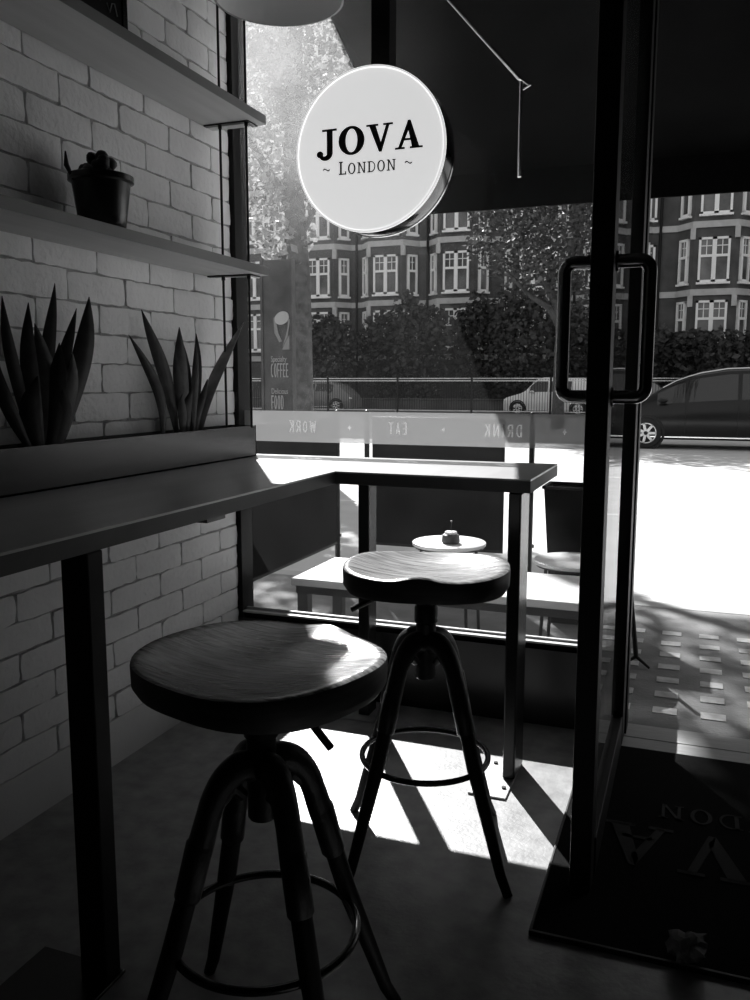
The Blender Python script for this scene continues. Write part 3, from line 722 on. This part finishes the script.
# poster reflected in the window, built as a board added outdoors
tp = thing('poster_reflection', 'dark window reflection of a coffee and food poster, modelled as a board outside', 'poster', (-3.83, 7.5, 0))
MB().box((-3.985, 7.5, .0), (-3.655, 7.56, 2.55)).build('panel', 'poster', tp, bevel=.006)
MB().box((-3.99, 7.49, .0), (-3.965, 7.57, 2.56)).box((-3.675, 7.49, 0), (-3.65, 7.57, 2.56)).build('frame', 'poster', tp)
m = MB().prism([(-3.76+.075*math.cos(a)-.01*math.sin(a), 2.0+.06*math.sin(a)+.02*math.cos(a)) for a in [2*PI*i/28 for i in range(28)]], ID, 7.49, 7.5); m.build('printed_cup', 'posterpale', tp)
m = MB(); 
for q in ([(-3.85,2.0),(-3.83,2.02),(-3.80,1.86),(-3.76,1.78),(-3.79,1.77),(-3.84,1.86)], [(-3.69,2.0),(-3.67,1.98),(-3.70,1.82),(-3.76,1.72),(-3.73,1.80),(-3.70,1.9)], [(-3.72,1.78),(-3.68,1.84),(-3.68,1.70),(-3.76,1.70)]): m.prism(q, ID, 7.491, 7.5)
m.build('printed_hand', 'cargrey', tp)
font_mesh('lettering', 'Specialty', .078, 'postertext', tp, (-3.885, 7.495, 1.585), (PI/2, 0, 0), sx=.62)
font_mesh('lettering', 'Delicious', .078, 'postertext', tp, (-3.885, 7.495, 1.275), (PI/2, 0, 0), sx=.62)
b = MB(); set_word(b, 'COFFEE', GS, .135, lambda u, v, t: (-3.885+u, t, 1.435+v), 7.493, 7.5, gap=.006, width=.195); b.build('lettering', 'postertext', tp)
b = MB(); set_word(b, 'FOOD', GS, .135, lambda u, v, t: (-3.885+u, t, 1.125+v), 7.493, 7.5, gap=.006, width=.14); b.build('lettering', 'postertext', tp)

# ================================================================== CARS
def interp(tab, x):
    for (a, va), (b, vb) in zip(tab, tab[1:]):
        if a <= x <= b: return va+(vb-va)*(x-a)/(b-a)
    return tab[-1][1] if x > tab[-1][0] else tab[0][1]
def car(name, label, x0, y, L, top, belt, glassx, wheels, body, ws, sgn=1, detail=True, wheel_r=.31, hw=.87):
    """side profile along +x from the nose (sgn=1) at x0; y is the near side"""
    t = thing(name, label, 'car', (x0, y+hw, 0), 'cars in the road')
    n = 48; xs = [L*i/n for i in range(n+1)]
    X = lambda x: x0+sgn*x
    vs = []; fs = []
    yc = y+hw
    def sec(x):
        zt = interp(top, x); zb = interp(belt, x); e = min(1, .55+1.6*min(x, L-x)/.9) if min(x, L-x) < .25 else 1
        e = .80+.20*min(1, min(x, L-x)/.5)
        W = hw*e; gl = max(0, min(1, (zt-zb)/.45)); wt = W*(1-.30*gl) if zt > zb+.02 else W*.93
        zb_ = min(zb, zt-.01)
        lo = .20
        for (wx, wr) in wheels: pass
        return [(-W*.93, lo), (-W, .42), (-W*1.0, .62), (-W*.985, zb_), (-wt, zt-.03*gl-.01), (-wt*.88, zt), (0, zt+.02), (wt*.88, zt), (wt, zt-.03*gl-.01), (W*.985, zb_), (W, .62), (W, .42), (W*.93, lo)]
    K = 13
    for x in xs:
        for (yy, zz) in sec(x): vs.append((X(x), yc+yy, zz))
    for i in range(n):
        for k in range(K-1): fs.append((i*K+k, i*K+k+1, (i+1)*K+k+1, (i+1)*K+k))
        fs.append((i*K+K-1, i*K, (i+1)*K, (i+1)*K+K-1))
    fs.append(tuple(range(K))); fs.append(tuple(n*K+k for k in range(K)))
    MB().add(vs, fs).build('body', body, t, smooth=True)
    for side in (-1, 1):
        for (ga, gb, sl0, sl1) in glassx:
            m = 10; v = []; f_ = []
            for i in range(m+1):
                x = ga+(gb-ga)*i/m; s_ = sec(x); C = s_[3]; D = s_[4]
                for q in (.10, .90): v.append((X(x), yc+side*abs(C[0]+(D[0]-C[0])*q)+side*.006, C[1]+(D[1]-C[1])*q))
            for i in range(m): f_.append((2*i, 2*i+1, 2*i+3, 2*i+2))
            k = len(v); v += [(a, b-side*.012, c_) for a, b, c_ in v]; f_ += [tuple(j+k for j in q) for q in f_]
            MB().add(v, f_).build('side_window', 'carglass', t)
    for (wa, wb) in ws:
        m = 8; v = []; f_ = []
        for i in range(m+1):
            x = wa+(wb-wa)*i/m; s_ = sec(x)
            for k in (4, 5, 6, 7, 8): v.append((X(x)-sgn*.004*(1 if wa < L/2 else -1), yc+s_[k][0]*.94, s_[k][1]+.008))
        for i in range(m):
            for k in range(4): f_.append((i*5+k, i*5+k+1, (i+1)*5+k+1, (i+1)*5+k))
        MB().add(v, f_).build('windscreen', 'carglass', t, smooth=True)
    for wx in wheels:
        for yy, s_ in ((y+.02, -1), (y+2*hw-.22, 1)):
            wh = MB().lathe([(wheel_r*.62, 0), (wheel_r*.95, 0), (wheel_r, .03), (wheel_r, .17), (wheel_r*.95, .2), (wheel_r*.62, .2)], (X(wx[0]), yy-.028, wheel_r), 32, 'y').build('wheel', 'tyre', t, smooth=True)
            if s_ < 0:
                h = MB().lathe([(0, .03), (.05, .02), (wheel_r*.6, .04), (wheel_r*.64, .01), (wheel_r*.66, .05), (wheel_r*.6, .09), (0, .09)], (X(wx[0]), yy-.04, wheel_r), 32, 'y')
                h.build('hub_back', 'tyre', wh, smooth=True)
                h = MB()
                for k in range(7):
                    a = 2*PI*k/7; ca, sa = math.cos(a), math.sin(a); wd = .030
                    cx_, cz_ = X(wx[0]), wheel_r
                    P = [(cx_+ca*.04-sa*wd, cz_+sa*.04+ca*wd), (cx_+ca*.04+sa*wd, cz_+sa*.04-ca*wd), (cx_+ca*wheel_r*.64+sa*wd*.8, cz_+sa*wheel_r*.64-ca*wd*.8), (cx_+ca*wheel_r*.64-sa*wd*.8, cz_+sa*wheel_r*.64+ca*wd*.8)]
                    h.prism(P, ID, yy-.045, yy-.02)
                h.lathe([(wheel_r*.6, -.045), (wheel_r*.66, -.045), (wheel_r*.66, -.015), (wheel_r*.6, -.015)], (X(wx[0]), yy, wheel_r), 32, 'y').build('rim', 'alloy', wh, smooth=True)
    for wx in wheels:
        ar = MB().lathe([(wheel_r*1.0, 0), (wheel_r*1.16, 0), (wheel_r*1.16, .02), (wheel_r*1.0, .02)], (X(wx[0]), y-.012, wheel_r), 32, 'y')
        ar.build('wheel_arch', 'tyre', t, smooth=True)
    if detail:
        MB().ball((X(.16), y+.26, .66), .12, 14, (1.5, 1, .6)).build('headlight', 'lamplens', t, smooth=True)
        for xx in glassx[:-1]: MB().box((X(xx[1])+.02, y-.004, .30), (X(xx[1])+.028, y+.01, .92)).build('door_seam', 'tyre', t)
        MB().box((X(.9), y-.004, .245), (X(L-.8), y+.015, .268)).build('sill_strip', 'chrome', t)
        MB().ball((X(glassx[0][0]+.12), y-.06, 1.02), .09, 12, (1.1, .9, .6)).build('mirror', body, t, smooth=True)
        MB().tube([(X(xx), y+hw-interp([(0, .6), (1.6, .63), (L, .6)], xx), interp(top, xx)+.012) for xx in [glassx[0][0]+.1+i*.25 for i in range(int((glassx[-1][1]-glassx[0][0])/.25))]], .014, 8).build('roof_trim', 'chrome', t, smooth=True)
    return t
car('car', 'dark glossy hatchback with silver roof trim passing close by on the right', -1.78, 19.0, 4.5,
    [(0, .62), (.08, .76), (.5, .96), (.85, 1.10), (1.35, 1.40), (1.8, 1.57), (2.4, 1.67), (3.0, 1.69), (3.6, 1.62), (4.2, 1.36), (4.45, 1.05), (4.5, .9)],
    [(0, .60), (1.0, .90), (3.5, 1.02), (4.5, .98)], [(1.05, 1.60, 0, 0), (1.68, 2.62, 0, 0), (2.70, 3.75, 0, 0)], [(.85, 1), (3.6, 1)], 'carblack', [(.9, 1.75)], wheel_r=.33)
car('car', 'white boxy car parked across the road, its front facing left', -7.75, 36.5, 3.9,
    [(0, .62), (.05, .75), (.75, .95), (.95, 1.05), (1.35, 1.52), (1.6, 1.60), (3.4, 1.58), (3.75, 1.3), (3.9, .9)],
    [(0, .60), (.9, .95), (3.9, .98)], [(1.15, 1.9, 0, 0), (1.98, 2.9, 0, 0)], [(.65, 1), (3.2, 1)], 'carwhite', [(.97, 1.36)])
car('car', 'grey saloon parked behind the white car across the road, seen through the door glass', -5.6, 38.7, 4.4,
    [(0, .62), (.6, .98), (1.3, 1.08), (2.0, 1.62), (2.5, 1.72), (3.4, 1.68), (4.1, 1.3), (4.4, .95)],
    [(0, .60), (1.2, 1.0), (4.4, 1.05)], [(1.6, 2.4, 0, 0), (2.5, 3.5, 0, 0)], [(.8, 1), (3.5, 1)], 'cargrey', [(1.3, 2.0)])
car('car', 'dark car with a pale bonnet far off behind the railing on the left', -15.3, 37.5, 4.2,
    [(0, .62), (.05, .8), (.7, 1.3), (1.2, 1.44), (2.6, 1.42), (3.2, 1.0), (4.1, .85), (4.2, .6)],
    [(0, .60), (.5, .95), (3.2, .92), (4.2, .8)], [(.9, 1.8, 0, 0), (1.9, 2.9, 0, 0)], [(.7, 1), (3.4, 1)], 'cargrey', [(2.62, 3.18)], sgn=-1)
S.view_layers[0].update()

# ================================================================== RAILINGS AND VERGE
rl = thing('railing', 'long black metal railing along the far side of the road before the hedge', 'railing', (-9, 32, .1))
for z in (1.47, 1.56, .32): MB().box((-26, 31.985, z-.018), (12, 32.015, z+.018)).build('rail', 'steel', rl)
for x in range(-26, 13, 3): MB().box((x-.035, 31.965, .1), (x+.035, 32.035, 1.62)).build('post', 'blackpaint', rl)
m = MB()
for i in range(380): x = -26+.1*i; m.box((x-.008, 31.992, .3), (x+.008, 32.008, 1.55))
o = m.build('bar', 'blackpaint', rl); o['kind'] = 'stuff'
wl = MB().box((-30, 40.6, .1), (20, 40.8, .55)); wl.box((-30, 40.55, .55), (20, 40.85, .62))
tag(wl.build('garden_wall', 'facade', bevel=.02, origin=(-5, 40.7, .1)), 'low dark brick garden wall at the foot of the hedge across the road', 'wall')

# ================================================================== MANSION BLOCK
BK = 46/34; BY = 46.
def bx_(x34): return x34*BK
def bz_(z34): return 1.38+(z34-1.38)*BK
mb_ = thing('apartment_building', 'long dark brick mansion block with white framed bay windows across the road', 'building', (-8, BY, .1))
rows = [.40, 2.77, 4.97, 7.33, 9.70, 12.06, 14.42]; WH = 1.56*BK
bays = [-21, -18, -15, -12, -9.05, -6.0, -3.0, .42, 3.6]
fc = MB().box((-42, BY, .1), (14, BY+6, 24.5))
st_ = MB()
def ngonprism(m, pts, z0, z1): m.prism(pts, lambda u, v, t: (u, v, t), z0, z1)
for bxc in bays:
    c_ = bx_(bxc); ngonprism(fc, [(c_-1.75, BY+.1), (c_-.95, BY-.85), (c_+.95, BY-.85), (c_+1.75, BY+.1)], .1, 23)
    for r in rows[1:]:
        z = bz_(r)
        ngonprism(st_, [(c_-1.86, BY+.1), (c_-1.02, BY-.95), (c_+1.02, BY-.95), (c_+1.86, BY+.1)], z-.62, z-.32)
        for s_ in (-1, 1): st_.box((c_+s_*1.0-.12, BY-.95, z-1.15), (c_+s_*1.0+.12, BY-.80, z-.62))
for r in rows[1:]:
    z = bz_(r); st_.box((-42, BY-.08, z-.62), (14, BY+.05, z-.32))
fc.build('brickwork', 'facade', mb_); st_.build('stone_band', 'stone', mb_)
def bwindow(cx, cy, ang, w_, z, h, double):
    """white sash with transom and leaded upper lights"""
    Mx = Matrix.Translation((cx, cy, 0)) @ Matrix.Rotation(ang, 4, 'Z'); m = MB(); fr = .11
    m.box((-w_/2, -.10, z), (-w_/2+fr, .06, z+h), Mx).box((w_/2-fr, -.10, z), (w_/2, .06, z+h), Mx).box((-w_/2, -.10, z), (w_/2, .06, z+fr), Mx).box((-w_/2, -.10, z+h-fr), (w_/2, .06, z+h), Mx)
    m.box((-w_/2, -.09, z+h*.56), (w_/2, .05, z+h*.56+.12), Mx)
    if double: m.box((-.10, -.10, z), (.10, .06, z+h), Mx)
    for q in ((-.25, .25) if double else (0,)):
        m.box((q*w_-.02, -.05, z+h*.6), (q*w_+.02, .02, z+h), Mx); m.box((q*w_-w_*.17, -.05, z+h*.80), (q*w_+w_*.17, .02, z+h*.82), Mx)
    m.box((-w_/2-.06, -.16, z-.10), (w_/2+.06, .06, z), Mx)
    wo_ = m.build('window', 'whiteframe', mb_)
    MB().box((-w_/2+.05, -.02, z+.05), (w_/2-.05, .0, z+h-.05), Mx).build('pane', 'pane', wo_)
for bxc in bays:
    c_ = bx_(bxc)
    for r in rows[1:]:
        if bxc > -13 and r > 8: continue
        z = bz_(r)
        bwindow(c_, BY-.87, 0, 1.42, z, WH, True)
        for s_ in (-1, 1): bwindow(c_+s_*1.36, BY-.42, s_*math.atan2(.95, .8), .62, z, WH, False)
for x34 in (-1.80,):
    for r in (2.77, 4.97, 7.33): bwindow(bx_(x34), BY-.02, 0, .52, bz_(r), WH*.95, False)
dp = MB()
for x34 in (-10.4, -13.5, -4.5, -1.45): dp.cyl((bx_(x34), BY-.12, .1), (bx_(x34), BY-.12, 22), .07, n=10)
dp.build('drainpipe', 'blackpaint', mb_, smooth=True)

# ================================================================== TREES AND HEDGE
def leaves(blobs, count, size, seed, shell=.55):
    rnd = random.Random(seed); vs = []; fs = []; vol = [b[3]*b[4]*b[5] for b in blobs]; tot = sum(vol)
    for b, vv in zip(blobs, vol):
        for _ in range(int(count*vv/tot)):
            while True:
                p = Vector((rnd.uniform(-1, 1), rnd.uniform(-1, 1), rnd.uniform(-1, 1)))
                if shell*rnd.random() < p.length <= 1: break
            c_ = Vector((b[0]+p.x*b[3], b[1]+p.y*b[4], b[2]+p.z*b[5])); s_ = size*rnd.uniform(.6, 1.3)
            d_ = Vector((rnd.gauss(0, 1), rnd.gauss(0, 1), rnd.gauss(0, .7))).normalized(); e_ = d_.orthogonal().normalized()
            e_ = (e_*math.cos(rnd.random()*6.28)+d_.cross(e_)*math.sin(rnd.random()*6.28)).normalized(); n_ = d_.cross(e_)
            k = len(vs)
            vs += [tuple(c_-d_*s_*.5), tuple(c_+e_*s_*.30+n_*s_*.06), tuple(c_+d_*s_*.5), tuple(c_-e_*s_*.30+n_*s_*.06), tuple(c_+n_*s_*.0)]
            fs += [(k, k+1, k+4), (k+1, k+2, k+4), (k+2, k+3, k+4), (k+3, k, k+4)]
    return MB().add(vs, fs)
def leafobj(mb, m, parent):
    me = bpy.data.meshes.new('foliage'); o0 = worldloc(parent)
    me.from_pydata([(v[0]-o0.x, v[1]-o0.y, v[2]-o0.z) for v in mb.v], [], mb.f); me.materials.append(MATS[m])
    o = bpy.data.objects.new('foliage', me); COL.objects.link(o); o.parent = parent; return o
t1 = thing('street_tree', 'tall street tree with a mottled trunk and sunlit leaves left of the round sign', 'tree', (-5.95, 12.5, 0))
m = MB().tube([(-5.95, 12.5, -.01), (-5.94, 12.5, 1.5), (-5.95, 12.5, 3.0), (-6.05, 12.5, 4.5), (-6.0, 12.5, 6.5), (-5.8, 12.5, 8.5)], [.24, .19, .175, .15, .12, .07], 16)
m.tube([(-6.03, 12.5, 4.2), (-5.2, 12.6, 5.6), (-4.4, 12.7, 7.2), (-3.6, 12.6, 8.2)], [.11, .09, .06, .03], 10).tube([(-6.03, 12.5, 4.0), (-6.6, 12.3, 5.0), (-7.0, 12.1, 6.4)], [.09, .06, .03], 10)
m.tube([(-6.0, 12.5, 3.5), (-5.6, 12.5, 4.2), (-5.35, 12.4, 5.0)], [.05, .035, .015], 8)
m.build('trunk', 'bark', t1, smooth=True)
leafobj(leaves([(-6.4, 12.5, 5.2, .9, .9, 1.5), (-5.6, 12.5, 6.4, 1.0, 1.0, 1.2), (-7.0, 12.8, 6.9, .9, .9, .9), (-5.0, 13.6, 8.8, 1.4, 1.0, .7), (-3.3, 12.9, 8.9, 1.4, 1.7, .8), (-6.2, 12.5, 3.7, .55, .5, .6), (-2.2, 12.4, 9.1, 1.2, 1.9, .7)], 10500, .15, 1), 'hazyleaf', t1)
leafobj(leaves([(-5.15, 12.35, 8.9, .8, .85, .35)], 1500, .16, 21, 0), 'hazyleaf', t1)  # extra dense leaf clump above the view, added to shade the door mat
t2 = thing('street_tree', 'leafy tree across the road whose dark crown hangs below the awning behind the door handle', 'tree', (-3.6, 24.5, .1))
m = MB().tube([(-3.6, 24.5, .1), (-3.62, 24.5, 1.6), (-3.6, 24.5, 2.9), (-3.75, 24.5, 3.6), (-4.1, 24.5, 4.2)], [.19, .15, .14, .12, .10], 14)
m.tube([(-3.6, 24.5, 2.9), (-3.9, 24.4, 3.45), (-4.5, 24.3, 3.85), (-5.2, 24.3, 4.6)], [.11, .09, .07, .04], 10).tube([(-3.75, 24.5, 3.6), (-3.3, 24.6, 4.6), (-2.9, 24.6, 5.8)], [.09, .07, .04], 10)
m.build('trunk', 'bark', t2, smooth=True)
leafobj(leaves([(-4.9, 24.4, 5.3, 1.5, 1.3, 1.1), (-3.5, 24.5, 5.6, 1.5, 1.5, 1.6), (-5.2, 24.4, 6.8, 1.5, 1.3, 1.2), (-2.5, 24.5, 6.0, 1.0, 1.2, 1.5), (-3.1, 24.3, 3.9, .9, .8, .7), (-3.6, 24.5, 7.6, 2.2, 1.6, 1.3), (-4.6, 24.4, 4.2, .7, .6, .5)], 8000, .17, 2), 'treeleaf', t2)
rnd = random.Random(5)
hd = [(-20.9, 4.6, 'tall dark bush at the far left end of the hedge, behind the reflected poster'), (-18.3, 5.4, 'second bush of the hedge from the left, behind the tree trunk'), (-15.7, 5.7, 'rounded hedge bush above the distant dark car'),
      (-13.2, 6.1, 'full hedge bush behind the railing, left of centre'), (-10.6, 6.2, 'tallest hedge bush behind the railing, right below the bay windows'), (-8.1, 6.2, 'dense dark hedge bush behind the railing, left of the street tree'),
      (-5.6, 5.3, 'hedge bush behind the white parked car'), (-3.2, 4.3, 'hedge bush seen through the glass of the open door'), (-.7, 4.3, 'hedge bush above the bonnet of the dark hatchback'), (1.8, 4.2, 'hedge bush above the roof of the dark hatchback'), (4.3, 4.2, 'last hedge bush at the right edge of the view')]
for i, (x, h, lab) in enumerate(hd):
    t = thing('hedge_bush', lab, 'bush', (x, 41.2, .1), 'hedge bushes across the road')
    yb = 42.0 if i % 2 else 43.6
    t.location.y = yb; t.location.x = x
    MB().tube([(x, yb, .1), (x+.1, yb, h*.5)], [.10, .05], 8).tube([(x+.03, yb, .5), (x-.5, yb-.1, h*.6)], [.06, .03], 8).build('stem', 'bark', t, smooth=True)
    bl = [(x, yb, h*.45, 1.55, .75, h*.46)]+[(x+q*.8, yb+rnd.uniform(-.15, .1), h*rnd.uniform(.62, .8), .75, .6, h*.22) for q in (-1, 0, 1)]
    leafobj(leaves(bl, 2000, .34, 30+i, .75), 'hedge', t)
